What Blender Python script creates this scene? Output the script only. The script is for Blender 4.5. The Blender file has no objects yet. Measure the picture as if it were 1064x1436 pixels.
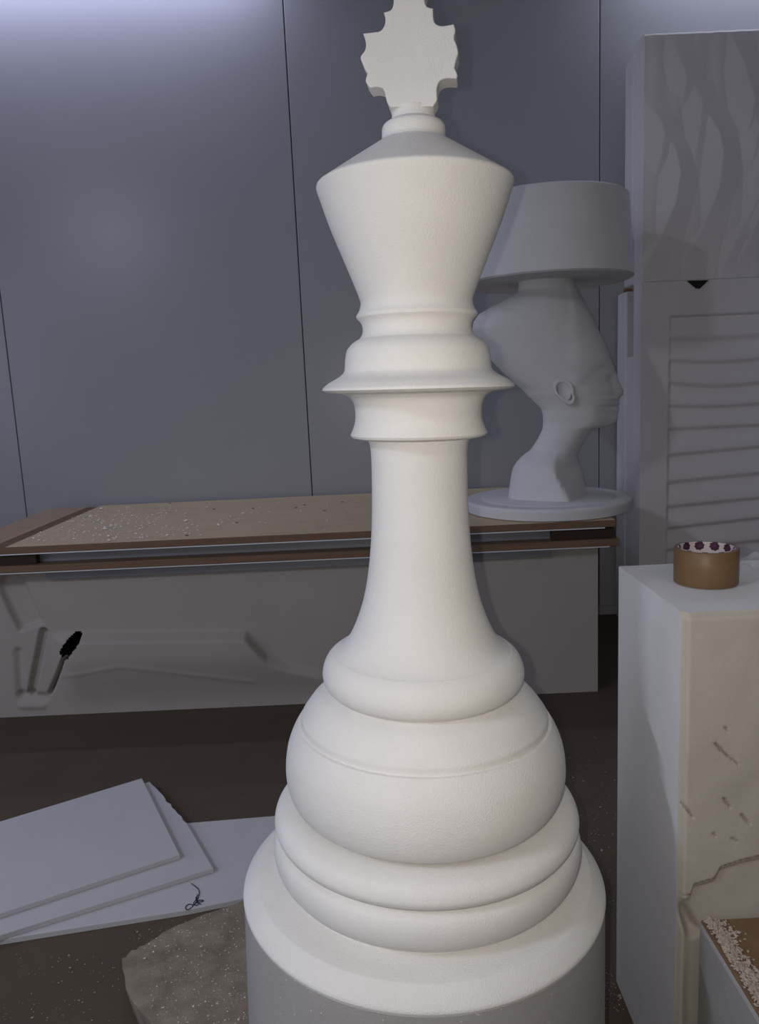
import bpy, bmesh, math, random
from mathutils import Vector, Matrix
C = bpy.context.scene.collection
sc = bpy.context.scene
R_ = math.radians
random.seed(7)

# ------------------------------------------------------------------ camera
W, H, FPX = 1064, 1436, 1074.0
CAM = Vector((0, 0, 1.5))
pit, rol = R_(9.3), R_(2.6)
FW = Vector((0, math.cos(pit), -math.sin(pit)))
_d = Vector((0, -math.sin(pit), -math.cos(pit)))
RX = math.cos(rol) * Vector((1, 0, 0)) + math.sin(rol) * _d
DY = -math.sin(rol) * Vector((1, 0, 0)) + math.cos(rol) * _d
cam = bpy.data.cameras.new('camera')
cam.sensor_fit = 'HORIZONTAL'; cam.sensor_width = 36; cam.lens = FPX * 36 / W
cam.clip_start = .02
camo = bpy.data.objects.new('camera', cam); C.objects.link(camo)
camo.matrix_world = Matrix(((RX.x, -DY.x, -FW.x, CAM.x), (RX.y, -DY.y, -FW.y, CAM.y), (RX.z, -DY.z, -FW.z, CAM.z), (0, 0, 0, 1)))
sc.camera = camo

# ------------------------------------------------------------------ world, exposure, lights
wd = bpy.data.worlds.new('world'); sc.world = wd; wd.use_nodes = True
wd.node_tree.nodes['Background'].inputs[0].default_value = (.5, .55, .7, 1)
wd.node_tree.nodes['Background'].inputs[1].default_value = .02
sc.view_settings.view_transform = 'Standard'; sc.view_settings.look = 'None'
sc.view_settings.gamma = 1; sc.view_settings.use_curve_mapping = False
sc.view_settings.exposure = 0.25

def area(name, loc, rot, sx, sy, power, col):
    l = bpy.data.lights.new(name, 'AREA'); l.shape = 'RECTANGLE'; l.size = sx; l.size_y = sy
    l.energy = power; l.color = col
    o = bpy.data.objects.new(name, l); C.objects.link(o); o.location = loc; o.rotation_euler = rot
    return o
COOL = (.74, .80, 1.0)
TUBES = [  # x, y, z, length, power, rot z     (fluorescent battens under the ceiling, the last an added fill)
    (-1.65, 4.52, 3.98, 2.3, 13, 0, (.68, .71, 1.0)),
    (2.4, 4.58, 4.02, 1.7, 10, 0, COOL),
    (-3.29, -.9, 3.70, 1.2, 72, math.pi / 2 - .5, COOL),
    (1.3, -1.5, 3.86, 1.2, 8, 0, (1.0, .91, .86)),  # unseen lamp added as warm fill on faces turned to the camera
]
for i, (x, y, z, L, P, rz, tc_) in enumerate(TUBES):
    area('tube_light', (x, y, z - .045), (0, 0, rz), L, .09, P, tc_)
area('window_light', (-4.22, 1.1, 1.95), (0, -math.pi / 2, 0), 1.9, 1.9, 20, (.70, .80, 1.0))   # daylight through the left wall's window
fl = bpy.data.lights.new('phone_flash', 'SPOT'); fl.energy = 31.5; fl.color = (1.0, .93, .84)
fl.shadow_soft_size = .006; fl.spot_size = R_(125); fl.spot_blend = 1.0
flo = bpy.data.objects.new('phone_flash', fl); C.objects.link(flo)
flo.matrix_world = Matrix.Translation(RX * -.033 - DY * .004) @ camo.matrix_world

# ------------------------------------------------------------------ pixel ray helpers (real distances)
def ray(u, v): return FW + RX * ((u - W / 2) / FPX) + DY * ((v - H / 2) / FPX)
def aty(u, v, y):
    d = ray(u, v); return CAM + d * (y / d.y)
def atz(u, v, z):
    d = ray(u, v); return CAM + d * ((z - CAM.z) / d.z)

# ------------------------------------------------------------------ materials
def mat(name, col, rough=.8, spec=.3, col2=None, nscale=6, namt=.5, bump=0, bscale=200, vor=False, metal=0, stretch=None, speck=None, bump2=0, b2scale=18, det=6):
    m = bpy.data.materials.new(name); m.use_nodes = True
    nt = m.node_tree; N = nt.nodes; Lk = nt.links
    b = N['Principled BSDF']
    b.inputs['Base Color'].default_value = (*col, 1); b.inputs['Roughness'].default_value = rough
    b.inputs['Specular IOR Level'].default_value = spec; b.inputs['Metallic'].default_value = metal
    tc = N.new('ShaderNodeTexCoord'); vec = tc.outputs['Object']
    if stretch:
        mp = N.new('ShaderNodeMapping'); mp.inputs['Scale'].default_value = stretch
        Lk.new(vec, mp.inputs[0]); svec = mp.outputs[0]
    else: svec = vec
    last = None
    if col2:
        n = N.new('ShaderNodeTexNoise'); n.inputs['Scale'].default_value = nscale; n.inputs['Detail'].default_value = det
        n.inputs['Roughness'].default_value = .6
        Lk.new(svec, n.inputs['Vector'])
        r = N.new('ShaderNodeValToRGB'); r.color_ramp.elements[0].position = .5 - namt / 2; r.color_ramp.elements[1].position = .5 + namt / 2
        r.color_ramp.elements[0].color = (*col, 1); r.color_ramp.elements[1].color = (*col2, 1)
        Lk.new(n.outputs['Fac'], r.inputs[0]); last = r.outputs[0]
    if speck:   # (scale, size, colour)
        v = N.new('ShaderNodeTexVoronoi'); v.inputs['Scale'].default_value = speck[0]
        Lk.new(vec, v.inputs['Vector'])
        r2 = N.new('ShaderNodeValToRGB'); r2.color_ramp.elements[0].position = speck[1] * .7; r2.color_ramp.elements[1].position = speck[1]
        r2.color_ramp.elements[0].color = (1, 1, 1, 1); r2.color_ramp.elements[1].color = (0, 0, 0, 1)
        Lk.new(v.outputs['Distance'], r2.inputs[0])
        mx = N.new('ShaderNodeMix'); mx.data_type = 'RGBA'
        mx.inputs['A'].default_value = (*col, 1); mx.inputs['B'].default_value = (*speck[2], 1)
        if last: Lk.new(last, mx.inputs['A'])
        Lk.new(r2.outputs[0], mx.inputs['Factor']); last = mx.outputs['Result']
    if last: Lk.new(last, b.inputs['Base Color'])
    prev = None
    for amt, s, isv in ((bump2, b2scale, False), (bump, bscale, vor)):
        if not amt: continue
        if isv:
            t = N.new('ShaderNodeTexVoronoi'); out = t.outputs['Distance']
        else:
            t = N.new('ShaderNodeTexNoise'); t.inputs['Detail'].default_value = 4; out = t.outputs['Fac']
        t.inputs['Scale'].default_value = s; Lk.new(vec, t.inputs['Vector'])
        bp = N.new('ShaderNodeBump'); bp.inputs['Strength'].default_value = amt; bp.inputs['Distance'].default_value = .004
        Lk.new(out, bp.inputs['Height'])
        if prev: Lk.new(prev, bp.inputs['Normal'])
        prev = bp.outputs[0]
    if prev: Lk.new(prev, b.inputs['Normal'])
    return m
M = {}
M['king'] = mat('king_foam', (.80, .78, .745), .95, .15, (.74, .72, .69), 9, .5, .20, 420, True, bump2=.05, b2scale=90)
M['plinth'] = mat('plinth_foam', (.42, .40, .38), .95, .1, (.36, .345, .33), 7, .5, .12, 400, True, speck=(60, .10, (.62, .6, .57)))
M['foam'] = mat('white_foam', (.80, .80, .80), .9, .2, (.74, .74, .75), 5, .5, .15, 260, True)
M['bust'] = mat('smooth_foam', (.72, .71, .71), .9, .2, (.66, .655, .655), 8, .5, .12, 70)
M['panelfoam'] = mat('panel_foam', (.86, .815, .82), .9, .2, (.82, .775, .78), 4, .5, .08, 220, True)
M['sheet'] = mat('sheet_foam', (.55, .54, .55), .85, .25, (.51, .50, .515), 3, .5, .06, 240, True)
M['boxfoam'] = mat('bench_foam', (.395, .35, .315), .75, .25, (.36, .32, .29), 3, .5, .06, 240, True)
M['blockfoam'] = mat('yellowed_foam', (.53, .485, .42), .9, .2, (.46, .42, .36), 5, .6, .10, 300, True, bump2=.05, b2scale=40)
M['slab'] = mat('dusty_slab', (.17, .13, .095), .95, .1, (.34, .285, .225), 14, .5, .5, 130, False, speck=(70, .11, (.5, .45, .39)), bump2=.5, b2scale=25)
M['wall'] = mat('wall_paint', (.39, .39, .41), .27, .25, (.37, .37, .39), 1.2, .6, .03, 3)
M['wallgap'] = mat('seam_dark', (.03, .03, .035), .8)
M['room'] = mat('plain_wall', (.45, .46, .48), .7, .3, (.42, .43, .45), 2)
M['ceil'] = mat('ceiling_paint', (.7, .7, .7), .8, .3, (.66, .66, .66), 2)
M['floor'] = mat('floor_dark', (.098, .066, .050), .6, .25, (.082, .055, .042), 3, .5, .05, 40)
M['floor2'] = mat('floor_near', (.108, .076, .052), .65, .25, (.088, .062, .043), 4, .5, .05, 40, speck=(45, .055, (.45, .42, .38)))
M['wood'] = mat('chipboard', (.62, .485, .325), .7, .3, (.54, .42, .28), 5, .5, .1, 150, speck=(16, .045, (.10, .07, .05)), stretch=(1, 3, 1))
M['woodedge'] = mat('board_edge', (.20, .125, .075), .7, .3, (.15, .09, .055), 30, .5, .1, 120, stretch=(.15, 1, 3))
M['woodred'] = mat('left_board', (.44, .32, .23), .7, .3, (.37, .26, .18), 8, .5, .1, 150)
M['spacer'] = mat('dark_wood', (.035, .02, .014), .8, .2, (.05, .03, .02), 10)
M['steel'] = mat('steel_rail', (.30, .30, .32), .42, .5, (.24, .24, .26), 3, .5, 0, 1, False, .55, stretch=(.4, 3, 3))
M['lam'] = mat('white_laminate', (.72, .72, .74), .5, .4, (.68, .68, .7), 3)
M['tape'] = mat('brown_tape', (.20, .118, .05), .45, .4, (.17, .10, .043), 5, .5, stretch=(1, 1, 6))
M['black'] = mat('shade_black', (.012, .011, .011), .7, .3, (.02, .018, .018), 20)
M['thread'] = mat('dark_thread', (.03, .032, .06), .8, .2, (.02, .02, .04), 30)
M['crumb'] = mat('foam_crumbs', (.86, .82, .76), .9, .2, (.75, .71, .65), 40)
M['crumb2'] = mat('dusty_crumbs', (.52, .46, .38), .9, .2, (.40, .34, .27), 60)
M['brown'] = mat('brown_board', (.25, .165, .09), .8, .2, (.18, .11, .06), 18, .5, .15, 120)
M['grime'] = mat('grime', (.30, .265, .22), .95, .1, (.40, .36, .31), 60)
M['base'] = mat('skirting', (.42, .42, .43), .6, .3, (.36, .36, .37), 4)
M['housing'] = mat('lamp_housing', (.8, .8, .8), .5, .4, (.78, .78, .78), 4)
# clear film
m = bpy.data.materials.new('clear_film'); m.use_nodes = True; b = m.node_tree.nodes['Principled BSDF']
b.inputs['Transmission Weight'].default_value = .0; b.inputs['Roughness'].default_value = .15; b.inputs['Alpha'].default_value = .22
b.inputs['Base Color'].default_value = (.85, .85, .88, 1); M['film'] = m
# printed tape core: white with purple dots laid out round the inside
m = bpy.data.materials.new('printed_core'); m.use_nodes = True; nt = m.node_tree; b = nt.nodes['Principled BSDF']
b.inputs['Roughness'].default_value = .6
uv = nt.nodes.new('ShaderNodeTexCoord')
def mth(op, a, b_=None, v=None):
    n = nt.nodes.new('ShaderNodeMath'); n.operation = op
    nt.links.new(a, n.inputs[0])
    if b_ is not None: nt.links.new(b_, n.inputs[1])
    if v is not None: n.inputs[1].default_value = v
    return n.outputs[0]
sep = nt.nodes.new('ShaderNodeSeparateXYZ'); nt.links.new(uv.outputs['UV'], sep.inputs[0])
u_, v_ = sep.outputs[0], sep.outputs[1]                 # u in cells round the ring, v in rows
row = mth('FLOOR', v_); odd = mth('MODULO', row, v=2.0); sh = mth('MULTIPLY', odd, v=.5)
uu = mth('SUBTRACT', mth('FRACT', mth('ADD', u_, sh)), v=.5); vv = mth('SUBTRACT', mth('FRACT', v_), v=.5)
rr = mth('SQRT', mth('ADD', mth('MULTIPLY', uu, uu), mth('MULTIPLY', vv, vv)))
ang = mth('ARCTAN2', vv, uu); pet = mth('MULTIPLY', mth('SINE', mth('MULTIPLY', ang, v=8.0)), v=.025)
fac = mth('LESS_THAN', mth('ADD', rr, pet), v=.33)
fac2 = mth('LESS_THAN', mth('ADD', rr, mth('MULTIPLY', pet, v=2.0)), v=.12)
mx = nt.nodes.new('ShaderNodeMix'); mx.data_type = 'RGBA'
mx.inputs['A'].default_value = (.62, .55, .57, 1); mx.inputs['B'].default_value = (.055, .012, .035, 1)
nt.links.new(fac, mx.inputs['Factor'])
mx2 = nt.nodes.new('ShaderNodeMix'); mx2.data_type = 'RGBA'; mx2.inputs['B'].default_value = (.09, .02, .10, 1)
nt.links.new(mx.outputs['Result'], mx2.inputs['A']); nt.links.new(fac2, mx2.inputs['Factor'])
nt.links.new(mx2.outputs['Result'], b.inputs['Base Color']); M['core'] = m

# ------------------------------------------------------------------ object helpers
def link(name, me, parent=None, loc=None):
    o = bpy.data.objects.new(name, me); C.objects.link(o)
    if parent: o.parent = parent
    if loc is not None: o.location = loc
    return o
def pyd(name, vs, fs, m, parent=None, smooth=False, loc=None):
    me = bpy.data.meshes.new(name); me.from_pydata([tuple(v) for v in vs], [], fs); me.update()
    me.materials.append(M[m])
    bm = bmesh.new(); bm.from_mesh(me); bmesh.ops.recalc_face_normals(bm, faces=bm.faces); bm.to_mesh(me); bm.free()
    if smooth: me.shade_smooth()
    return link(name, me, parent, loc)
def bmobj(name, bm, m, parent=None, smooth=False, loc=None, angle=None):
    me = bpy.data.meshes.new(name); bm.to_mesh(me); bm.free(); me.materials.append(M[m])
    if smooth: me.shade_smooth()
    if angle is not None: me.shade_smooth(); me.set_sharp_from_angle(angle=R_(angle))
    return link(name, me, parent, loc)
def box(name, lo, hi, m, parent=None, bev=.003, seg=2, loc=(0, 0, 0), jit=0):
    bm = bmesh.new(); bmesh.ops.create_cube(bm, size=1)
    for v in bm.verts:
        for i in range(3): v.co[i] = lo[i] + (v.co[i] + .5) * (hi[i] - lo[i]) - loc[i] + (random.uniform(-jit, jit) if jit else 0)
    if bev: bmesh.ops.bevel(bm, geom=bm.edges[:], offset=bev, segments=seg, affect='EDGES', profile=.5)
    return bmobj(name, bm, m, parent, loc=(0, 0, 0) if parent else loc)
def empty(name, loc, rot=(0, 0, 0)):
    o = bpy.data.objects.new(name, None); C.objects.link(o); o.location = loc; o.rotation_euler = rot
    o.empty_display_size = .1; return o
def tag(o, label, cat, group=None, kind=None):
    o['label'] = label; o['category'] = cat
    if group: o['group'] = group
    if kind: o['kind'] = kind
    return o
def lathe(name, prof, m, parent, n=128, cap0=True, cap1=True, loc=None):
    vs, fs = [], []
    for r, z in prof:
        for i in range(n): a = 2 * math.pi * i / n; vs.append((r * math.cos(a), r * math.sin(a), z))
    for k in range(len(prof) - 1):
        for i in range(n):
            j = (i + 1) % n; fs.append((k * n + i, k * n + j, (k + 1) * n + j, (k + 1) * n + i))
    if cap0: fs.append(tuple(range(n))[::-1])
    if cap1: fs.append(tuple(range((len(prof) - 1) * n, len(prof) * n)))
    o = pyd(name, vs, fs, m, parent, True, loc)
    o.data.set_sharp_from_angle(angle=R_(50)); return o
def smoothprof(p, sub=5):
    """Catmull-Rom through (r, z, kind); kind 'c' = corner."""
    out = []
    n = len(p)
    for i in range(n - 1):
        a, b = p[i], p[i + 1]
        pa = p[i - 1] if i > 0 and len(a) < 3 else a
        pb = p[i + 2] if i + 2 < n and len(b) < 3 else b
        for k in range(sub):
            t = k / sub
            q = []
            for c in (0, 1):
                m0 = (b[c] - pa[c]) * .5; m1 = (pb[c] - a[c]) * .5
                t2, t3 = t * t, t ** 3
                q.append((2 * t3 - 3 * t2 + 1) * a[c] + (t3 - 2 * t2 + t) * m0 + (-2 * t3 + 3 * t2) * b[c] + (t3 - t2) * m1)
            out.append((max(q[0], .001), q[1]))
    out.append((p[-1][0], p[-1][1])); return out
def heightbox(name, x0, x1, z0, z1, y0, y1, nx, nz, f, m, parent=None, loc=(0, 0, 0), sharp=35, side=None, mask=None):
    """Block whose front face (y0 side) is a carved relief: f(x, z) > 0 digs in, < 0 stands proud."""
    vs, fs = [], []
    for j in range(nz + 1):
        for i in range(nx + 1):
            x = x0 + (x1 - x0) * i / nx; z = z0 + (z1 - z0) * j / nz
            vs.append((x - loc[0], y0 + f(x, z) - loc[1], z - loc[2]))
    def g(i, j): return j * (nx + 1) + i
    for j in range(nz):
        for i in range(nx): fs.append((g(i, j), g(i + 1, j), g(i + 1, j + 1), g(i, j + 1)))
    nf = len(fs)
    ring = [(i, 0) for i in range(nx)] + [(nx, j) for j in range(nz)] + [(i, nz) for i in range(nx, 0, -1)] + [(0, j) for j in range(nz, 0, -1)]
    k = len(vs); n = len(ring)
    for i, j in ring: vs.append((x0 + (x1 - x0) * i / nx - loc[0], y1 - loc[1], z0 + (z1 - z0) * j / nz - loc[2]))
    for q in range(n):
        r = (q + 1) % n; fs.append((g(*ring[r]), g(*ring[q]), k + q, k + r))
    fs.append(tuple(range(k, k + n)))
    o = pyd(name, vs, fs, m, parent, True); o.location = loc
    if side: o.data.materials.append(M[side])
    if mask: o.data.materials.append(M[mask[0]])
    for p in o.data.polygons:
        if side and p.index >= nf: p.material_index = 1
        if p.index < nf and mask and mask[1](p.center.x + loc[0], p.center.z + loc[2]): p.material_index = len(o.data.materials) - 1
    o.data.set_sharp_from_angle(angle=R_(sharp))
    for p in o.data.polygons:
        if p.index >= nf: p.use_smooth = False
    return o
def prism(name, poly, y0, y1, m, parent=None, bev=.004, loc=(0, 0, 0), inv=None, seg=2):
    """poly in (x, z), extruded along y."""
    bm = bmesh.new()
    f = bm.faces.new([bm.verts.new((x, y0, z)) for x, z in poly])
    r = bmesh.ops.extrude_face_region(bm, geom=[f])
    for v in r['geom']:
        if isinstance(v, bmesh.types.BMVert): v.co.y = y1
    bmesh.ops.recalc_face_normals(bm, faces=bm.faces)
    if bev:
        ed = [e for e in bm.edges if abs(e.verts[0].co.y - e.verts[1].co.y) < 1e-6]
        bmesh.ops.bevel(bm, geom=ed, offset=bev, segments=seg, affect='EDGES', profile=.5)
    for v in bm.verts:
        v.co -= Vector(loc)
        if inv: v.co = inv @ v.co
    return bmobj(name, bm, m, parent, loc=None if inv else loc)
def slabpoly(name, poly, z0, z1, m, bev=.002, loc=(0, 0, 0), parent=None, skirt=0):
    """poly in (x, y), extruded up."""
    bm = bmesh.new()
    f = bm.faces.new([bm.verts.new((x, y, z0)) for x, y in poly])
    r = bmesh.ops.extrude_face_region(bm, geom=[f])
    for v in r['geom']:
        if isinstance(v, bmesh.types.BMVert): v.co.z = z1
    bmesh.ops.recalc_face_normals(bm, faces=bm.faces)
    if bev:
        ed = [e for e in bm.edges if abs(e.verts[0].co.z - e.verts[1].co.z) < 1e-6 and e.verts[0].co.z > (z0 + z1) / 2]
        bmesh.ops.bevel(bm, geom=ed, offset=bev, segments=2, affect='EDGES', profile=.5)
    for v in bm.verts: v.co -= Vector(loc)
    return bmobj(name, bm, m, parent, loc=loc)
def sst(a, b, x):
    t = min(1, max(0, (x - a) / (b - a))); return t * t * (3 - 2 * t)
def segd(px, pz, ax, az, bx, bz):
    dx, dz = bx - ax, bz - az; L = dx * dx + dz * dz
    t = min(1, max(0, ((px - ax) * dx + (pz - az) * dz) / L)) if L else 0
    return math.hypot(px - ax - t * dx, pz - az - t * dz), t

# ================================================================== THE ROOM
WY = 4.72
wb = box('wall_back', (-4.3, WY + .02, 0), (3.3, WY + .16, 4.15), 'wallgap', bev=0); wb['kind'] = 'structure'
seams = [-3.885, -2.195, -.412, 1.373, 3.16]
edges = [-4.3] + seams + [3.3]
for a, b in zip(edges[:-1], edges[1:]):
    box('wall_panel', (a + .0025, WY, .0), (b - .0025, WY + .03, 4.15), 'wall', wb, bev=.004, seg=2)
for nm, lo, hi, mm in (('wall_left', (-4.42, -3.3, 0), (-4.3, WY + .16, 4.15), 'room'), ('wall_right', (3.3, -3.3, 0), (3.42, WY + .16, 4.15), 'room'),
                       ('wall_front', (-4.42, -3.42, 0), (3.42, -3.3, 4.15), 'room'), ('ceiling', (-4.42, -3.42, 4.15), (3.42, WY + .16, 4.25), 'ceil')):
    o = box(nm, lo, hi, mm, bev=0); o['kind'] = 'structure'
fo = box('floor', (-4.42, -3.42, -.1), (3.42, WY + .16, -.004), 'floor', bev=0); fo['kind'] = 'structure'
ys = [-3.4, -.45, 2.76, WY]
for k, (a, b) in enumerate(zip(ys[:-1], ys[1:])):
    box('floor_sheet', (-4.3, a + .001, -.004), (3.3, b - .001, 0), 'floor' if k == 2 else 'floor2', fo, bev=.001, seg=1)
bb = box('baseboard_back', (-4.3, WY - .018, 0), (3.3, WY, .06), 'base', bev=.004); bb['kind'] = 'structure'
wn = box('window_1', (-4.30, .40, 1.25), (-4.285, 1.80, 2.65), 'housing', bev=.002); wn['kind'] = 'structure'
for lo, hi in (((-4.285, .36, 1.20), (-4.24, 1.84, 1.27)), ((-4.285, .36, 2.63), (-4.24, 1.84, 2.70)), ((-4.285, .36, 1.27), (-4.24, .43, 2.63)), ((-4.285, 1.77, 1.27), (-4.24, 1.84, 2.63))):
    box('window_frame', lo, hi, 'housing', wn, bev=.003)
for i, (x, y, z, L, P, rz, tc_) in enumerate(TUBES):
    t = empty('ceiling_light', (x, y, z), (0, 0, rz))
    tag(t, ['long ceiling batten close to the back wall over the wooden bench', 'ceiling batten close to the back wall over the carved panels',
            'ceiling batten away from the back wall on the left of the room', 'unseen ceiling batten added as warm fill at the front of the room'][i], 'lamp', 'ceiling battens')
    box('housing', (-L / 2 - .02, -.06, -.04), (L / 2 + .02, .06, .0), 'housing', t)
    box('mount', (-.05, -.02, 0), (.05, .02, 4.15 - z), 'housing', t)

# ================================================================== CHESS KING
KX = .0480
king = empty('chess_king', (KX, 1.35, 0), (0, R_(1.1), 0))
tag(king, 'giant white foam chess king carved on a round plinth, standing in front of everything', 'chess piece')
kinv = (Matrix.Translation((KX, 1.35, 0)) @ Matrix.Rotation(R_(1.1), 4, 'Y')).inverted()
c = 'c'
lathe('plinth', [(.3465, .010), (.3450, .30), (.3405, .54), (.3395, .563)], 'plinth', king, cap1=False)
base = [(.3395, .563, c), (.3412, .569, c), (.3390, .575), (.328, .587), (.3145, .598, c), (.300, .600), (.258, .604, c), (.2600, .609), (.2720, .617), (.2815, .628), (.2870, .642), (.2885, .657), (.2862, .670), (.2800, .680), (.2660, .686, c),
        (.2660, .688, c), (.2780, .6935), (.2834, .702), (.2840, .711), (.2785, .723), (.2660, .732), (.2420, .7365), (.2120, .7345, c), (.2130, .736), (.2300, .742), (.2450, .753), (.2540, .769), (.2585, .790), (.2592, .809), (.2572, .830), (.2525, .851),
        (.2430, .874), (.2335, .890, c), (.2280, .8905, c), (.2262, .903, c), (.208, .928), (.190, .943), (.1640, .953, c), (.172, .956), (.1812, .966), (.1848, .981),
        (.182, .997), (.174, 1.012), (.162, 1.022, c)]
kb = lathe('base', smoothprof(base), 'king', king, n=160, cap0=True, cap1=True)
for v in kb.data.vertices: v.co.x -= .008 * (1 - sst(.598, .625, v.co.z))      # the foot was cut a little off centre
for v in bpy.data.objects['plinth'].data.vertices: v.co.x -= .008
col = [(.161, 1.0215, c), (.151, 1.028), (.139, 1.040), (.1290, 1.056), (.1165, 1.085), (.1050, 1.121), (.0962, 1.165), (.0897, 1.220), (.0862, 1.275), (.0848, 1.335), (.0848, 1.375), (.0863, 1.395), (.090, 1.408, c)]
lathe('column', smoothprof(col), 'king', king, n=128)
coll = [(.0895, 1.407, c), (.106, 1.4085), (.1175, 1.412, c), (.1200, 1.416, c), (.1155, 1.426), (.1112, 1.440), (.1105, 1.456), (.1128, 1.470), (.1185, 1.480), (.130, 1.4865, c),
        (.158, 1.490, c), (.1665, 1.494, c), (.1655, 1.498, c), (.154, 1.507), (.139, 1.515), (.1290, 1.523), (.1262, 1.532), (.1252, 1.545), (.1215, 1.561), (.112, 1.5725), (.0995, 1.580, c), (.0945, 1.588), (.0935, 1.598),
        (.0965, 1.607), (.1035, 1.6145, c), (.1038, 1.619, c), (.0985, 1.627), (.0960, 1.636, c)]
lathe('collar', smoothprof(coll), 'king', king, n=128)
crown = [(.0958, 1.6355, c), (.0967, 1.645), (.1060, 1.670), (.1213, 1.708), (.1434, 1.763), (.1598, 1.811), (.1632, 1.8215), (.1642, 1.826), (.1628, 1.8295, c), (.110, 1.863), (.0550, 1.8975, c),
         (.0530, 1.9015), (.0524, 1.906), (.0522, 1.916), (.049, 1.923), (.041, 1.927, c), (.0368, 1.930, c), (.0355, 1.936), (.0355, 1.9415, c), (.0365, 1.944), (.0365, 1.9465, c), (.030, 1.949, c)]
lathe('crown', smoothprof(crown), 'king', king, n=128)
# outline in picture pixels laid on the cross's own upright plane (turned a little to the left); third value marks a cusp
cl = [(547.5, 150, c), (543, 144), (541, 137), (539.5, 130), (536.5, 124), (528, 121.5), (519, 123, c), (513.5, 116), (512.5, 111), (515.5, 102, c), (511.5, 97), (509, 91, c), (505.5, 82), (506.5, 77), (511.5, 70), (512.8, 60), (509, 46.5, c),
      (524, 44.8), (533, 43), (538.5, 36), (540.2, 27), (538, 17, c), (548, 13.5), (551.5, 5), (551.5, -4), (549, -14, c), (556, -22), (574, -30)]
cr = [(590, -24), (597, -16, c), (595, -6), (595.5, 2), (598.5, 9), (607, 11.5, c), (607.2, 22), (608.5, 30), (613, 34.5), (621, 36), (636, 33.5, c), (638.4, 42), (636.5, 53), (640.5, 64), (642.5, 74, c), (639.5, 84), (637, 95, c), (641, 104), (640, 110, c),
      (626, 109.5), (617, 113), (613, 121), (612.3, 130), (612.5, 140), (607, 149, c)]
PHI = R_(8)
cn = Vector((-math.sin(PHI), -math.cos(PHI), 0)); cu_ = Vector((math.cos(PHI), -math.sin(PHI), 0)); cp = Vector((.086, 1.317, 1.99))
def onplane(u, v):
    d = ray(u, v); q = CAM + d * ((cp - CAM).dot(cn) / d.dot(cn)); return ((q - cp).dot(cu_), q.z)
poly = smoothprof([(1 + onplane(p[0], p[1])[0], onplane(p[0], p[1])[1]) + tuple(p[2:]) for p in cl + cr], 3)
poly = [(x - 1, z) for x, z in poly]
TC = .042
bm = bmesh.new()
f = bm.faces.new([bm.verts.new((x, 0, z)) for x, z in poly])
r = bmesh.ops.extrude_face_region(bm, geom=[f])
for v in r['geom']:
    if isinstance(v, bmesh.types.BMVert): v.co.y = TC
bmesh.ops.recalc_face_normals(bm, faces=bm.faces)
ed = [e for e in bm.edges if abs(e.verts[0].co.y - e.verts[1].co.y) < 1e-6]
bmesh.ops.bevel(bm, geom=ed, offset=.0035, segments=2, affect='EDGES', profile=.5, clamp_overlap=True)
for v in bm.verts:
    w = Vector((cp.x, cp.y, 0)) + cu_ * v.co.x - cn * v.co.y + Vector((0, 0, v.co.z)); v.co = kinv @ w
bmobj('cross', bm, 'king', king)

# ================================================================== WORK BENCH (two boards on rails over a foam block)
BF, BZ = 3.44, .853                       # front edge, top height
bench = empty('workbench', (-.4, 3.9, 0))
tag(bench, 'long low workbench of two brown boards spaced apart, resting on a carved white foam block', 'workbench')
LB = (-.4, 3.9, 0)
XR = 1.075
xs_ = atz(66, 766, BZ).x, atz(128, 710, BZ).x
xl = atz(10, 768, BZ).x
box('top_board', (-1.714, BF, BZ - .020), (XR, 4.68, BZ), 'wood', bench, bev=.002, loc=LB)
box('left_board', (-2.02, BF, BZ - .022), (-1.79, 4.66, BZ - .002), 'woodred', bench, bev=.002, loc=LB)
box('joint_strip', (-1.792, BF + .002, BZ - .030), (-1.715, 4.66, BZ - .005), 'woodedge', bench, bev=.002, loc=LB)
box('board_edge', (-2.02, BF - .012, BZ - .032), (XR, BF - .0005, BZ - .001), 'woodedge', bench, bev=.002, loc=LB)
box('laminate', (-2.02, BF - .010, BZ - .038), (XR - .05, 4.6, BZ - .0325), 'lam', bench, bev=.001, loc=LB)
box('rail', (-1.98, BF + .045, BZ - .087), (XR - .02, BF + .10, BZ - .0385), 'steel', bench, bev=.003, loc=LB)
z2 = BZ - .087
box('lower_board', (-2.04, BF - .02, z2 - .032), (XR + .01, 4.6, z2), 'woodedge', bench, bev=.002, loc=LB)
box('laminate', (-2.03, BF - .016, z2 - .038), (XR - .03, 4.6, z2 - .0325), 'lam', bench, bev=.001, loc=LB)
for a, b in ((-1.99, aty(50, 785, BF).x), (aty(774, 752, BF).x, XR - .005)):
    box('spacer', (a, BF + .004, z2 + .001), (b, BF + .044, BZ - .0385), 'spacer', bench, bev=.002, loc=LB)
box('rail', (aty(57, 800, BF).x, BF + .045, z2 - .085), (aty(776, 780, BF).x, BF + .064, z2 - .039), 'steel', bench, bev=.002, loc=LB)

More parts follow.
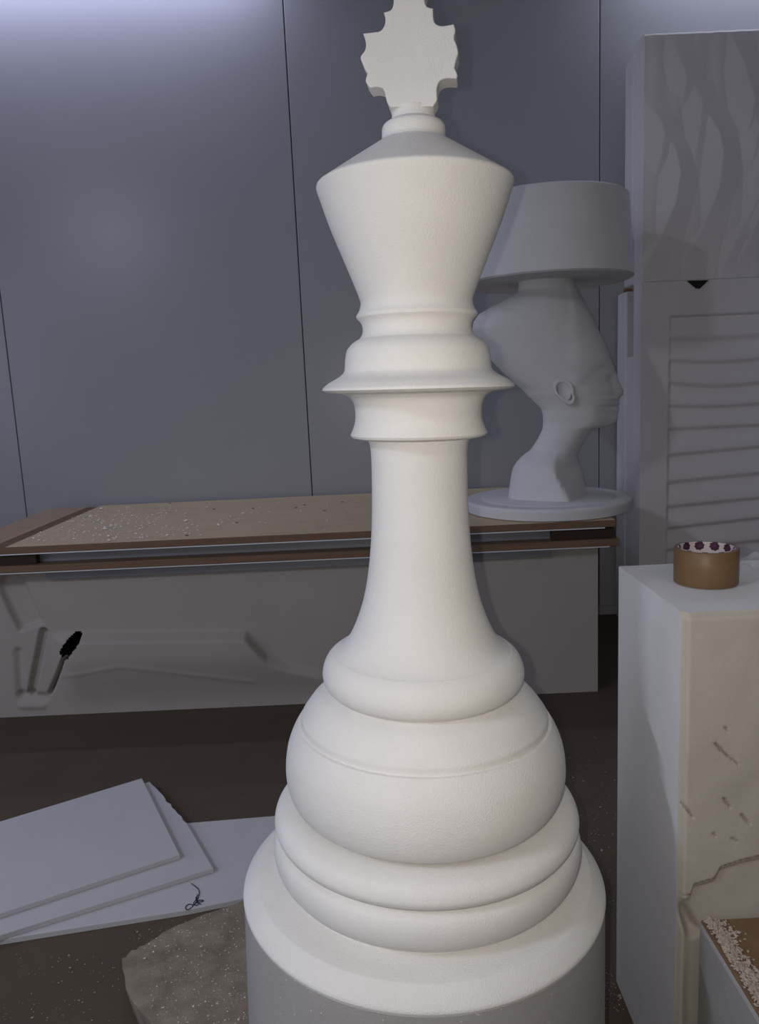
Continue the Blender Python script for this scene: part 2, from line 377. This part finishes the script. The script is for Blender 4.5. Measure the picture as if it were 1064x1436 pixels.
for u, v in ((300, 714), (355, 713), (415, 712), (427, 708), (480, 704), (262, 751), (238, 706), (203, 704), (455, 716), (332, 733)):
    q = atz(u, v, BZ)
    lathe('screw_head', [(.0085, -.001), (.0085, .0012), (.006, .0018)], 'spacer', bench, n=12, loc=(q.x - LB[0], q.y - LB[1], BZ))
FY = 3.515
def P(u, v):
    p = aty(u, v, FY); return (p.x, p.z)
pl = [P(u, v) for u, v in ((78, 893), (345, 890), (376, 924), (406, 936), (470, 951))]
def plateau_top(x):
    if x <= pl[0][0]: return pl[0][1]
    for (ax, az), (bx, bz) in zip(pl[:-1], pl[1:]):
        if x <= bx: return az + (bz - az) * (x - ax) / (bx - ax)
    return pl[-1][1] - (x - pl[-1][0]) * .1
band = [P(16, 822), P(44, 882)]
vL = [P(26, 915), P(30, 975)]; vB = [P(30, 975), P(62, 978)]; vR = [P(62, 978), P(112, 890)]
leg = [P(61, 886), P(44, 972)]
hole = [P(95, 913), P(110, 893)]
slit = [P(70, 972), P(97, 910)]
crease = [P(80, 948), P(172, 929), P(360, 954)]
tops = P(430, 820)[1]
def relief(x, z):
    d = 0
    t = plateau_top(x)
    if x > pl[0][0] - .05:
        fade = sst(pl[0][0] - .04, pl[0][0] + .10, x) * sst(.02, .30, z) * (1 - sst(pl[-1][0], pl[-1][0] + .5, x))
        d -= .060 * fade * sst(t + .030, t - .020, z)
    q, tt = segd(x, z, *band[0], *band[1]); d += .030 * sst(.068, .052, q) * (1 - sst(.9, 1, tt))
    q, tt = segd(x, z, *leg[0], *leg[1]); d += .03 * sst(.022, .012, q)
    for s in (vL, vB):
        q, tt = segd(x, z, *s[0], *s[1]); d += .016 * sst(.034, .0, q)
    # raised lip at the foot of the U channel
    q, tt = segd(x, z, *P(30, 990), *P(60, 990)); d -= .008 * sst(.026, .0, q)
    q, tt = segd(x, z, *slit[0], *slit[1]); d += .05 * sst(.011, .004, q)
    q, tt = segd(x, z, *hole[0], *hole[1]); d += .34 * sst(.024, .020, q) * (1 if q < .024 else 0)
    for a, b in zip(crease[:-1], crease[1:]):
        q, tt = segd(x, z, *a, *b); d -= .003 * sst(.02, .0, q) * sst(0, .05, .5 - abs(tt - .5) + .02)
    d -= .010 * sst(-.2, 1.0, x)
    return d
fb = heightbox('foam_block', -2.42, 1.014, 0, z2 - .0395, FY, 4.55, 460, 110, relief, 'boxfoam', loc=(-.7, 4.0, 0), sharp=80, mask=('black', lambda x, z: segd(x, z, *hole[0], *hole[1])[0] < .028))  # hole faces are coloured black to paint the unlit void inside
tag(fb, 'long white foam block with carved relief and a black hole, under the brown boards', 'foam block')

# ================================================================== BUST LAMP on the bench
LY = 3.84
lamp = empty('bust_lamp', (aty(767, 705, LY).x, LY, BZ))
tag(lamp, 'white foam lamp shaped as a capped head in profile, on the bench', 'lamp')
LX, LZ = lamp.location.x, BZ
lathe('base', smoothprof([(.404, .001, c), (.412, .006, c), (.413, .05, c), (.406, .057, c), (.33, .058, c), (.322, .062, c)], 3), 'bust', lamp, n=96)
def rel(u, v, y=LY):
    p = aty(u, v, y); return p.x - LX, p.z - LZ
zt = rel(800, 251, LY - .4)[1]; zb_ = rel(790, 379, LY - .42)[1]
rb = rel(883, 377)[0]; rt = rel(877, 258)[0]
lathe('shade', smoothprof([(rb - .06, zb_ + .01, c), (rb - .012, zb_, c), (rb, zb_ + .008, c), (rt, zt - .008, c), (rt - .012, zt, c)], 3), 'bust', lamp, n=96)
# head: slices (v, left u, right u, half depth, face limit u or None, nose half width)
SL = [(376, 727, 797, .095), (395, 727, 804, .10), (408, 727, 810, .105), (413, 720, 812, .115), (421, 706, 816, .135), (431, 687, 821, .155), (441, 671, 827, .168), (451, 664, 832, .175), (462, 662, 837, .178),
      (475, 667, 844, .176), (490, 677, 850, .172), (505, 688, 856, .166), (515, 698, 860.5, .162), (524, 707, 864, .158), (533, 717, 866.5, .153), (541, 726, 870.5, .148), (548, 734, 873.5, .142), (553, 738, 873, .138),
      (557, 742, 869.5, .133), (561, 747, 867, .128), (566, 752, 868.3, .122), (570, 756, 866.8, .118), (574, 759, 868, .114), (579, 760.5, 866, .110), (586, 761.5, 866.2, .104), (592, 761.5, 863, .098), (596, 761.3, 856, .094), (599, 761, 845, .091), (602, 760.6, 832, .089),
      (608, 758, 825, .088), (616, 754, 819.5, .088), (624, 749, 814.5, .092), (631, 744, 811, .100), (637, 736, 808.5, .112), (642, 730, 808.8, .125), (648, 724.5, 810.5, .138), (656, 719.5, 813.5, .150), (666, 717, 816.5, .160), (678, 715, 819.5, .168), (702, 712, 825, .178)]
vs, fs = [], []; NA = 72
rows = []
for k in range(len(SL) - 1):
    for q in range(3):
        t = q / 3; rows.append(tuple(SL[k][i] + (SL[k + 1][i] - SL[k][i]) * t for i in range(4)))
rows.append(SL[-1])
for v, ul, ur, hd in rows:
    xa, za = rel(ul, v); xb, zb2 = rel(ur, v)
    # nose: between brow and nose base the face itself stops short of the silhouette
    nose = sst(522, 546, v) * (1 - sst(553, 559, v))
    chin = sst(560, 575, v) * (1 - sst(592, 600, v))
    low = sst(628, 655, v)
    cap = sst(520, 505, v)
    xf = xb - .028 * nose
    for i in range(NA):
        a = 2 * math.pi * i / NA; ca, sa = math.cos(a), math.sin(a)
        mid, hl = (xa + xf) / 2, (xf - xa) / 2
        x = mid + hl * ca
        fr = max(0, ca)
        y = hd * sa * (1 - .34 * fr * fr * (1 - cap) * (1 - low))          # egg: narrower towards the face
        if chin: y *= 1 - .30 * chin * sst(.1, 1, ca)
        if nose and ca > .72:
            nn = sst(.80, .995, ca) * nose
            x += .028 * nn
        z = za + (zb2 - za) * (x - xa) / (xb - xa)
        # eye socket, cheek and cap edge on both sides
        pxu = ul + (ur - ul) * (x - xa) / (xb - xa)
        e = math.exp(-(((pxu - 853) / 7) ** 2 + ((v - 530) / 5.5) ** 2)); y *= 1 - .22 * e
        e = math.exp(-(((pxu - 846) / 10) ** 2 + ((v - 548) / 9) ** 2)); y *= 1 + .06 * e
        e = math.exp(-(((pxu - 858) / 6) ** 2 + ((v - 570) / 2) ** 2)); y *= 1 - .10 * e
        edge = (v - 532) + (pxu - 808) * .75                              # cap line running from ear to brow
        if pxu > 790: y *= 1 + .05 * sst(3, -3, edge)
        if low:                                                            # shoulder cut to a flat side and a flat chest
            xc = xa + (xb - xa) * (.48 + .16 * sst(650, 702, v))
            x2 = xc + (x - mid) if False else x
            tri = (x - xa) / max(1e-6, xc - xa) if x < xc else (xb - x) / (xb - xc)
            yq = hd * 1.25 * (max(0, tri) ** .55 if x < xc else max(0, tri) ** .95) * (1 if sa > 0 else -1)
            y = y * (1 - low) + yq * low
        vs.append((x, y, z))
nr = len(rows)
for k in range(nr - 1):
    for i in range(NA):
        j = (i + 1) % NA; fs.append((k * NA + i, k * NA + j, (k + 1) * NA + j, (k + 1) * NA + i))
fs.append(tuple(range(NA))); fs.append(tuple(range((nr - 1) * NA, nr * NA)))
hb = pyd('bust', vs, fs, 'bust', lamp, True); hb.data.set_sharp_from_angle(angle=R_(60))
for sgn in (-1, 1):
    ea = []; ef = []
    cx, cz = rel(781, 549); n1, n2 = 26, 10
    for i in range(n1):
        a = 2 * math.pi * i / n1
        rx = .048 * (1 + .25 * math.sin(a)); rz = .068
        for j in range(n2):
            b_ = 2 * math.pi * j / n2; w = .016
            rr_ = 1 - .42 * (1 - math.cos(b_)) / 2
            px_ = cx + rx * rr_ * math.cos(a) + .012 * math.sin(a) * -1; pz_ = cz + rz * rr_ * math.sin(a)
            ea.append((px_ + (.018 if math.sin(a) < -.3 else 0) * -math.sin(a), sgn * (.140 + w * math.sin(b_) + .006 * math.cos(a)), pz_))
    for i in range(n1):
        for j in range(n2):
            i2, j2 = (i + 1) % n1, (j + 1) % n2
            ef.append((i * n2 + j, i2 * n2 + j, i2 * n2 + j2, i * n2 + j2))
    k0 = len(ea)
    for rr_, dy in ((.60, .150), (.30, .143)):
        for i in range(n1):
            a = 2 * math.pi * i / n1; ea.append((cx + .048 * rr_ * math.cos(a) - .008 * math.sin(a), sgn * dy, cz + .068 * rr_ * math.sin(a)))
    for i in range(n1):
        i2 = (i + 1) % n1; ef.append((k0 + i, k0 + i2, k0 + n1 + i2, k0 + n1 + i))
    ef.append(tuple(range(k0 + n1, k0 + 2 * n1)))
    pyd('ear', ea, ef, 'bust', lamp, True)

# ================================================================== CARVED PANELS leaning on the back wall, right
PY = 4.27
pxl = aty(901, 400, PY).x; PXR = 2.75
zsplit = aty(900, 396, PY).z; ztop = aty(900, 46, PY).z
LEAF = [  # right (crest) edge and left edge of each leaf as read off the photograph, laid on the panel's plane
    ([(984, 145), (1006, 187), (1012, 215), (1006, 265), (984, 324)], [(984, 145), (979, 180), (977, 215), (981, 271), (984, 324)], 1),
    ([(931, 184), (945, 209), (952, 243), (945, 285), (925, 335), (918, 350)], [(931, 184), (925, 212), (921, 243), (917, 298), (918, 350)], 1),
    ([(1056, 154), (1068, 187), (1074, 215), (1066, 265), (1040, 326)], [(1056, 154), (1046, 215), (1042, 271), (1040, 326)], 1),
    ([(906, 143), (924, 167), (931, 186), (926, 220), (919, 250)], [(906, 143), (901, 180), (903, 220), (919, 250)], .7),
    ([(962, 100), (973, 118), (984, 145), (979, 190), (968, 260)], [(962, 100), (957, 150), (959, 210), (968, 260)], .6),
    ([(1022, 40), (1042, 92), (1056, 140), (1044, 205)], [(1022, 40), (1016, 100), (1024, 160), (1044, 205)], .8),
    ([(937, 40), (956, 92), (962, 112), (955, 150)], [(937, 40), (931, 80), (938, 120), (955, 150)], .6),
    ([(1046, 300), (1037, 326), (1014, 374), (1008, 398)], [(1046, 300), (1016, 335), (1006, 370), (1008, 398)], .7),
    ([(930, 325), (925, 335), (904, 379), (902, 398)], [(930, 325), (907, 345), (899, 375), (902, 398)], .7),
    ([(988, 312), (984, 324), (961, 363), (956, 398)], [(988, 312), (966, 335), (955, 365), (956, 398)], .7)]
def conv(l): return [(lambda p: (p.z, p.x))(aty(u, v, PY)) for u, v in l]
LF = [(conv(a), conv(b), k) for a, b, k in LEAF]
LF += [([(z, x + .49) for z, x in a], [(z, x + .49) for z, x in b], k) for a, b, k in LF]
def xat(l, z):
    for (z0_, x0_), (z1_, x1_) in zip(l[:-1], l[1:]):
        if z1_ <= z <= z0_:
            t = (z0_ - z) / max(1e-6, z0_ - z1_); return x0_ + (x1_ - x0_) * t
    return None
def wave(x, z):
    h = .0022 * (1 + math.cos(2 * math.pi * (x - pxl - .062) / .108 + .25 * math.sin(3 * z)))
    for a, b, k in LF:
        if not (a[-1][0] < z < a[0][0]): continue
        xr_, xl_ = xat(a, z), xat(b, z)
        if xr_ is None or xl_ is None: continue
        w = xr_ - xl_
        if w < .004 or x < xl_ or x > xr_ + .12: continue
        Hh = .030 * k * min(1, w / .09)
        q = Hh * (x - xl_) / w if x <= xr_ else Hh * (1 - (x - xr_) / .12)
        h = max(h, q + .002)
    return -h + .014 * sst(ztop - .014, ztop, z)
wp = heightbox('wave_panel', pxl, PXR, zsplit + .002, ztop, PY + .006, 4.42, 300, 170, wave, 'panelfoam', loc=(pxl + .6, 4.4, zsplit), sharp=60)
tag(wp, 'tall white foam panel carved with upright leaf-shaped waves, on top of the rippled panel', 'panel')
fxl = aty(936, 600, PY).x; fzt = aty(936, 443, PY).z
dl = [aty(940, 380 + v / 3.42, PY).z for v in (212, 335, 440, 548, 660, 772, 900, 1032, 1148, 1250)]
dl += [dl[-1] - .125 * (i + 1) for i in range(4)]
bow = [.03, -.015, -.02, -.03, -.012, .0, .03, .03, .03, .04] + [.03] * 4
def ripple(x, z):
    if x < fxl or z > fzt or z < .12: return 0
    e = sst(fxl, fxl + .015, x) * sst(fzt, fzt - .01, z)
    s = (x - fxl) / .5
    prevz = fzt + .03
    for k, zz in enumerate(dl):
        b_ = bow[k]
        zz = zz + (b_ * s * .9 if b_ > 0 else b_ * math.sin(min(1.3, s) * math.pi * .75) * 1.1)
        if z > zz:
            f_ = (z - zz) / max(.02, prevz - zz)
            return e * (.026 - .018 * (sst(0, .22, f_) - sst(.22, 1.05, f_)))
        prevz = zz
    return .02 * e
rp = heightbox('rippled_panel', pxl - .004, PXR, 0, zsplit, PY, 4.40, 160, 330, ripple, 'panelfoam', loc=(pxl + .6, 4.35, 0), sharp=70)
tag(rp, 'white foam panel with a flat border around horizontal carved ripples, below the wave panel', 'panel')
# plain blocks behind the two carved panels (their left ends show)
o = box('foam_sheet', (pxl - .01, 4.425, zsplit + .004), (PXR, 4.56, ztop - .04), 'foam', bev=.012, loc=(pxl + .6, 4.5, zsplit))
tag(o, 'thick plain white foam sheet standing upright behind the wave panel', 'foam sheet', 'plain sheets behind the carved panels')
zq = aty(880, 410, 4.6).z; zr = aty(885, 500, 4.45).z
o = box('foam_sheet', (pxl + .0, 4.405, 0), (PXR, 4.53, zr), 'foam', bev=.008, loc=(pxl + .6, 4.5, 0))
tag(o, 'shorter plain white foam sheet standing directly behind the rippled panel', 'foam sheet', 'plain sheets behind the carved panels')
o = box('foam_sheet', (pxl - .002, 4.535, 0), (PXR, 4.70, zq), 'foam', bev=.01, loc=(pxl + .6, 4.6, 0), jit=.004)
tag(o, 'taller plain white foam sheet standing against the wall, brown scrap on its corner', 'foam sheet', 'plain sheets behind the carved panels')
p = aty(870, 409, 4.56)
bm = bmesh.new(); bmesh.ops.create_icosphere(bm, subdivisions=2, radius=1)
for v in bm.verts:
    v.co = Vector((v.co.x * .028 + random.uniform(-.005, .005), v.co.y * .03 + random.uniform(-.005, .005), v.co.z * .02 + random.uniform(-.005, .005)))
o = bmobj('wood_scrap', bm, 'brown', loc=(pxl + .03, 4.60, zq + .012)); tag(o, 'small brown scrap on the top corner of the sheet by the wall', 'scrap')
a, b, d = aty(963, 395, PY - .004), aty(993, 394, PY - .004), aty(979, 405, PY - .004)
prism('notch_shade', [(a.x, a.z + .004), (b.x, b.z + .004), (d.x + .006, d.z), (d.x - .012, d.z + .003)], PY - .010, PY - .001, 'black', bev=0)  # black wedge added to paint the shade of a notch in the joint
o = bpy.data.objects['notch_shade']; tag(o, 'small black triangle added for the dark notch between the two carved panels', 'scrap')

# ================================================================== TALL FOAM BLOCK, front right
bx0, by0, by1, bzt = .541, 1.330, 1.705, 1.07
def BP(u, v):
    q = aty(u, v, by0); return (q.x, q.z)
crack = [BP(u, v) for u, v in ((945, 1254), (958, 1258), (970, 1256), (975, 1241), (1003, 1233), (1012, 1217), (1040, 1207), (1064, 1202), (1110, 1196))]
goug = [(BP(1003, 1043), BP(1022, 1062)), (BP(1015, 1120), BP(1024, 1132)), (BP(1040, 1143), BP(1051, 1156)), (BP(957, 1128), BP(972, 1146)), (BP(1000, 1169), BP(1004, 1173)), (BP(1026, 1176), BP(1034, 1180)), (BP(1017, 1020), BP(1021, 1026)), (BP(1020, 1060), BP(1034, 1072))]
def crackz(x):
    if x <= crack[0][0]: return crack[0][1]
    for (ax, az), (bx, bz) in zip(crack[:-1], crack[1:]):
        if x <= bx: return az + (bz - az) * (x - ax) / max(1e-6, bx - ax)
    return crack[-1][1]
chip = [BP(944, 1258), BP(975, 1310)]
def rough(x, z):
    d = 0
    for a, b in zip(crack[:-1], crack[1:]):
        q, t = segd(x, z, *a, *b)
        d = max(d, .004 * sst(.0035, .0008, q))
    d *= sst(.0, .012, x - bx0)
    d += .010 * sst(.004, .03, x - bx0) * sst(crackz(x) + .002, crackz(x) - .012, z)            # the face steps back under the crack
    for k, (a, b) in enumerate(goug):
        q, t = segd(x, z, *a, *b); d = max(d, sst(0, .008, x - bx0) * (.005 if k < 4 else .003) * sst(.0045 * (1.1 - abs(t - .4)), .0006, q))
    q, t = segd(x, z, *chip[0], *chip[1]); d += .022 * sst(.020, .0, q) * sst(.0, .014, x - bx0)
    e = x - bx0
    d += .012 * sst(.012, 0, e)                                       # rounded left corner
    d += .010 * sst(bzt - .012, bzt, z) * 1.0
    d += .0006 * sst(0, .03, x - bx0) * (math.sin(37 * x + 3 * math.sin(21 * z)) + math.sin(29 * z + 2 * math.sin(33 * x)))
    return d
def dirt(x, z):
    for k, (a, b) in enumerate(goug):
        q, t = segd(x, z, *a, *b)
        if q < (.0030 if k < 4 else .0024) * (1.2 - abs(t - .4)): return True
    return any(segd(x, z, *a, *b)[0] < .0013 for a, b in zip(crack[1:-1], crack[2:]))
tb = heightbox('tall_foam_block', bx0, 1.25, .0, bzt, by0, by1, 240, 330, rough, 'blockfoam', loc=(.9, 1.52, 0), sharp=75, side='foam', mask=('grime', dirt))
tag(tb, 'tall thick white foam block with gouges and a crack, carrying the roll of tape', 'foam block')

# lower block with a brown top in front of it
lz = BP(1003, 1287)[1]
lx = BP(978, 1330)[0]
lowb = empty('low_foam_block', (lx + .3, 1.1, 0))
tag(lowb, 'low grey foam block with a brown dusty top, against the front of the tall block', 'foam block')
LL = (lx + .3, 1.1, 0)
box('body', (lx, .80, .0), (1.25, by0 - .003, lz - .0065), 'plinth', lowb, bev=.006, loc=LL)
box('top_board', (lx + .003, .80, lz - .006), (1.25, by0 - .004, lz), 'brown', lowb, bev=.002, loc=LL)

# tape roll
tz = bzt + .001
tp = atz(989, 816, tz)
TR, TH = .0625, .0735
tape = empty('tape_roll', (tp.x, tp.y, tz)); tag(tape, 'roll of brown packing tape with purple dotted core on the tall foam block', 'tape')
lathe('tape_band', smoothprof([(TR - .007, .001, c), (TR - .001, .001, c), (TR, .002, c), (TR, TH - .001, c), (TR - .001, TH, c), (TR - .007, TH, c), (TR - .0072, .001, c)], 2), 'tape', tape, n=96, cap0=False, cap1=False)
vs, fs, uvs = [], [], []
n = 96
for z in (.0005, TH + .0006):
    for i in range(n + 1):
        a = 2 * math.pi * i / n; vs.append(((TR - .0098) * math.cos(a), (TR - .0098) * math.sin(a), z))
for z in (.0005, TH + .0006):
    for i in range(n + 1):
        a = 2 * math.pi * i / n; vs.append(((TR - .0073) * math.cos(a), (TR - .0073) * math.sin(a), z))
m1 = n + 1
for i in range(n):
    fs.append((i, i + 1, m1 + i + 1, m1 + i)); fs.append((2 * m1 + i, 3 * m1 + i, 3 * m1 + i + 1, 2 * m1 + i + 1))
    fs.append((m1 + i, m1 + i + 1, 3 * m1 + i + 1, 3 * m1 + i)); fs.append((i, 2 * m1 + i, 2 * m1 + i + 1, i + 1))
me = bpy.data.meshes.new('core'); me.from_pydata(vs, [], fs); me.materials.append(M['core']); me.update()
ul = me.uv_layers.new()
for lp in me.loops:
    vi = lp.vertex_index; i = vi % m1; top = (vi // m1) % 2
    ul.data[lp.index].uv = (i / n * 11, 2.80 if top else .25)
link('core', me, tape)
# crumpled clear film behind the roll
vs, fs = [], []
fp = atz(1062, 787, bzt)
n = 14
for j in range(n + 1):
    for i in range(n + 1):
        u = i / n - .5; v = j / n - .5
        z = .004 + .030 * max(0, math.cos(u * 3) * math.cos(v * 3)) * (1 + .7 * math.sin(9 * u + 5 * v) * math.sin(11 * v - 4 * u)) + random.uniform(0, .006)
        vs.append((u * .12 + random.uniform(-.003, .003), v * .12 + random.uniform(-.003, .003), z))
for j in range(n):
    for i in range(n):
        q = j * (n + 1) + i; fs.append((q, q + 1, q + n + 2)); fs.append((q, q + n + 2, q + n + 1))
o = pyd('plastic_film', vs, fs, 'film', None, False, (fp.x + .012, min(fp.y - .03, by1 - .07), bzt)); tag(o, 'crumpled clear plastic film beside the tape roll on the block', 'plastic film')

# ================================================================== SHEETS on the floor, front left
def ragged(p, q, amp, n=14):
    out = []
    d = (q - p); nrm = Vector((-d.y, d.x)).normalized()
    for i in range(n): out.append(p + d * (i / n) + nrm * (random.uniform(-amp, amp) if i else 0))
    return out
def v2(p): return Vector((p.x, p.y))
T = .016
KEEP = []
def inside(x, y, poly):
    r = False; n = len(poly)
    for i in range(n):
        (x1, y1), (x2, y2) = poly[i], poly[(i + 1) % n]
        if (y1 > y) != (y2 > y) and x < (x2 - x1) * (y - y1) / (y2 - y1) + x1: r = not r
    return r
def sheet(z0, corners, label, rag=None):
    pts = [v2(atz(u, v, z0 + T)) for u, v in corners]
    poly = []
    for i in range(len(pts)):
        a, b_ = pts[i], pts[(i + 1) % len(pts)]
        poly += ragged(a, b_, .005) if rag == i else [a]
    cx = sum(p.x for p in pts) / len(pts); cy = sum(p.y for p in pts) / len(pts)
    o = slabpoly('foam_sheet', [(p.x, p.y) for p in poly], z0, z0 + T, 'sheet', .002, (cx, cy, z0))
    tag(o, label, 'foam sheet', 'thin foam sheets on the floor'); KEEP.append([(p.x, p.y) for p in poly])
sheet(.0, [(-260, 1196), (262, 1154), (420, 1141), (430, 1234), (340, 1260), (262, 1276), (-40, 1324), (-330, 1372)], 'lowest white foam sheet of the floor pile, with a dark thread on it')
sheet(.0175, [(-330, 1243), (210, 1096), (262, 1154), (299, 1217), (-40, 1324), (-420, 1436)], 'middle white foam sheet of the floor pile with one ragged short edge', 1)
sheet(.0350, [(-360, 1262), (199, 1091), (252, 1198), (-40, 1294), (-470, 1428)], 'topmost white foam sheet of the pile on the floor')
# thread tangle
cu = bpy.data.curves.new('thread', 'CURVE'); cu.dimensions = '3D'; cu.bevel_depth = .0012; cu.bevel_resolution = 1
def sp(pts, zz):
    s = cu.splines.new('NURBS'); s.points.add(len(pts) - 1); s.use_endpoint_u = True; s.order_u = 3
    for k, (u, v) in enumerate(pts):
        q = atz(u, v, zz); s.points[k].co = (q.x, q.y, q.z, 1)
zz = T + .002
sp([(268, 1239), (276, 1244), (280, 1250), (278, 1258), (275, 1266), (279, 1262), (287, 1263), (281, 1265), (274, 1266), (268, 1273), (262, 1277), (259, 1272), (265, 1267), (272, 1270), (277, 1262), (274, 1256), (276, 1267), (282, 1268)], zz)
sp([(277, 1254), (275, 1262), (270, 1267), (276, 1271), (279, 1265), (273, 1263), (284, 1262)], zz)
to = bpy.data.objects.new('thread', cu); C.objects.link(to); tag(to, 'tangled dark thread lying on the lowest foam sheet', 'thread')
dg = bpy.context.evaluated_depsgraph_get(); tm = bpy.data.meshes.new_from_object(to.evaluated_get(dg))
lab = dict(label=to['label'], category=to['category']); bpy.data.objects.remove(to)
tm.materials.clear(); tm.materials.append(M['thread']); to = link('thread', tm); tag(to, lab['label'], lab['category'])

# dusty offcut on the floor beside the king
ST = .075
sc_ = [(171, 1345), (184, 1333), (203, 1324), (228, 1308), (262, 1291), (300, 1277), (345, 1262), (372, 1270), (352, 1330), (352, 1500), (262, 1500), (228, 1452), (205, 1428), (188, 1406), (176, 1385)]
poly = [v2(atz(u, v, ST)) for u, v in sc_]
pp = []
for i in range(len(poly)):
    a, b_ = poly[i], poly[(i + 1) % len(poly)]
    pp += ragged(a, b_, .003, 3)
# keep clear of the plinth
kc = Vector((KX - .007, 1.35))
pp = [kc + (q - kc).normalized() * max(.3475, (q - kc).length) for q in pp]
bm = bmesh.new()
vb = [bm.verts.new((q.x + (.012 * (1 if q.x < -.5 else 0)), q.y + .004, 0)) for q in pp]
vt = [bm.verts.new((q.x, q.y, ST + random.uniform(-.004, .004))) for q in pp]
cx = sum(q.x for q in pp) / len(pp); cy = sum(q.y for q in pp) / len(pp)
n = len(pp)
rings = [vt]
for s in (.85, .6, .3):
    rings.append([bm.verts.new((cx + (q.x - cx) * s, cy + (q.y - cy) * s, ST + random.uniform(-.001, .001))) for q in pp])
ct = bm.verts.new((cx, cy, ST))
for i in range(n):
    j = (i + 1) % n
    bm.faces.new((vb[i], vb[j], vt[j], vt[i]))
    for ra, rb2 in zip(rings[:-1], rings[1:]): bm.faces.new((ra[i], ra[j], rb2[j], rb2[i]))
    bm.faces.new((rings[-1][i], rings[-1][j], ct))
bm.faces.new(vb)
bmesh.ops.recalc_face_normals(bm, faces=bm.faces)
for v in bm.verts: v.co -= Vector((cx, cy, 0))
o = bmobj('foam_offcut', bm, 'slab', loc=(cx, cy, 0), angle=45)
tag(o, 'irregular dusty grey foam offcut lying on the floor beside the plinth', 'offcut')

# ================================================================== CRUMBS
def crumbs(name, pts, label, smin=.0009, smax=.0026, m='crumb'):
    vs, fs = [], []
    for (x, y, z) in pts:
        s = random.uniform(smin, smax) * (1 if random.random() < .9 else 1.7); k = len(vs); a0 = random.uniform(0, 6.28)
        for q in range(4):
            a = a0 + q * 1.571; rr_ = s * random.uniform(.6, 1.2); vs.append((x + rr_ * math.cos(a), y + rr_ * math.sin(a), z + s * random.uniform(.3, .6)))
        vs.append((x, y, z + s * 1.1)); vs.append((x, y, z + s * .02))
        for q in range(4):
            fs.append((k + q, k + (q + 1) % 4, k + 4)); fs.append((k + (q + 1) % 4, k + q, k + 5))
    o = pyd(name, vs, fs, m); tag(o, label, 'crumbs', kind='stuff')
pts = []
def clear(p): return (Vector((p.x, p.y)) - kc).length > .355
for _ in range(420):
    u = random.gauss(862, 12); v = random.gauss(1330, 50); p = atz(u, v, 0)
    if clear(p) and p.x < .536: pts.append(p)
for _ in range(170):
    u = random.uniform(795, 872); v = random.uniform(1030, 1300); p = atz(u, v, 0)
    if clear(p): pts.append(p)
for _ in range(90):
    u = random.uniform(20, 240); v = random.uniform(1340, 1436); p = atz(u, v, 0); pts.append(p)
for _ in range(50):
    u = random.uniform(180, 270); v = random.uniform(1285, 1325); p = atz(u, v, 0); pts.append(p)
for _ in range(40):
    u = random.uniform(838, 868); v = random.gauss(864, 3); p = atz(u, v, 0)
    if p.y < 4.69: pts.append(p)
KEEP.append([(cx + (q.x - cx) * 1.06, cy + (q.y - cy) * 1.06) for q in pp])
pts = [p for p in pts if not any(inside(p.x, p.y + o_, k_) for k_ in KEEP for o_ in (-.01, .01))]
crumbs('floor_crumbs', pts, 'white foam crumbs scattered over the brown floor', m='crumb2')
pts = []
for _ in range(260):
    u = random.uniform(200, 345); v = random.uniform(1275, 1436); p = atz(u, v, ST + .0045)
    if (u - 172) * .5 + (v - 1345) > -8 and clear(p) and v < 1345 + (u - 172) * 1.6: pts.append(p)
crumbs('offcut_crumbs', pts, 'pale foam crumbs lying on the dusty foam offcut', .0008, .0022)
pts = []
for _ in range(380):
    u = random.gauss(150, 70); v = random.uniform(712, 760); p = atz(u, v, BZ)
    if p.x < -1.715 or p.x > XR or p.y < BF + .02 or p.y > 4.6: continue
    pts.append(p)
for _ in range(60):
    u = random.uniform(230, 515); v = random.uniform(700, 752); p = atz(u, v, BZ)
    if BF + .02 < p.y < 4.6: pts.append(p)
crumbs('bench_crumbs', pts, 'white foam crumbs scattered on the left of the bench top', .003, .008)
pts = []
for _ in range(2600):
    y = random.uniform(.95, by0 - .008); w = .012 + .022 * abs(math.sin(y * 31) * math.cos(y * 13 + 1)) ; q = abs(random.gauss(0, w))
    x = lx + .004 + q + .012 * random.random(); pts.append((x, y, lz + .0005 + .010 * max(0, 1 - q / .03) * random.random()))
crumbs('block_crumbs', pts, 'white foam crumbs along the edge of the brown board', .0015, .004, 'crumb2')
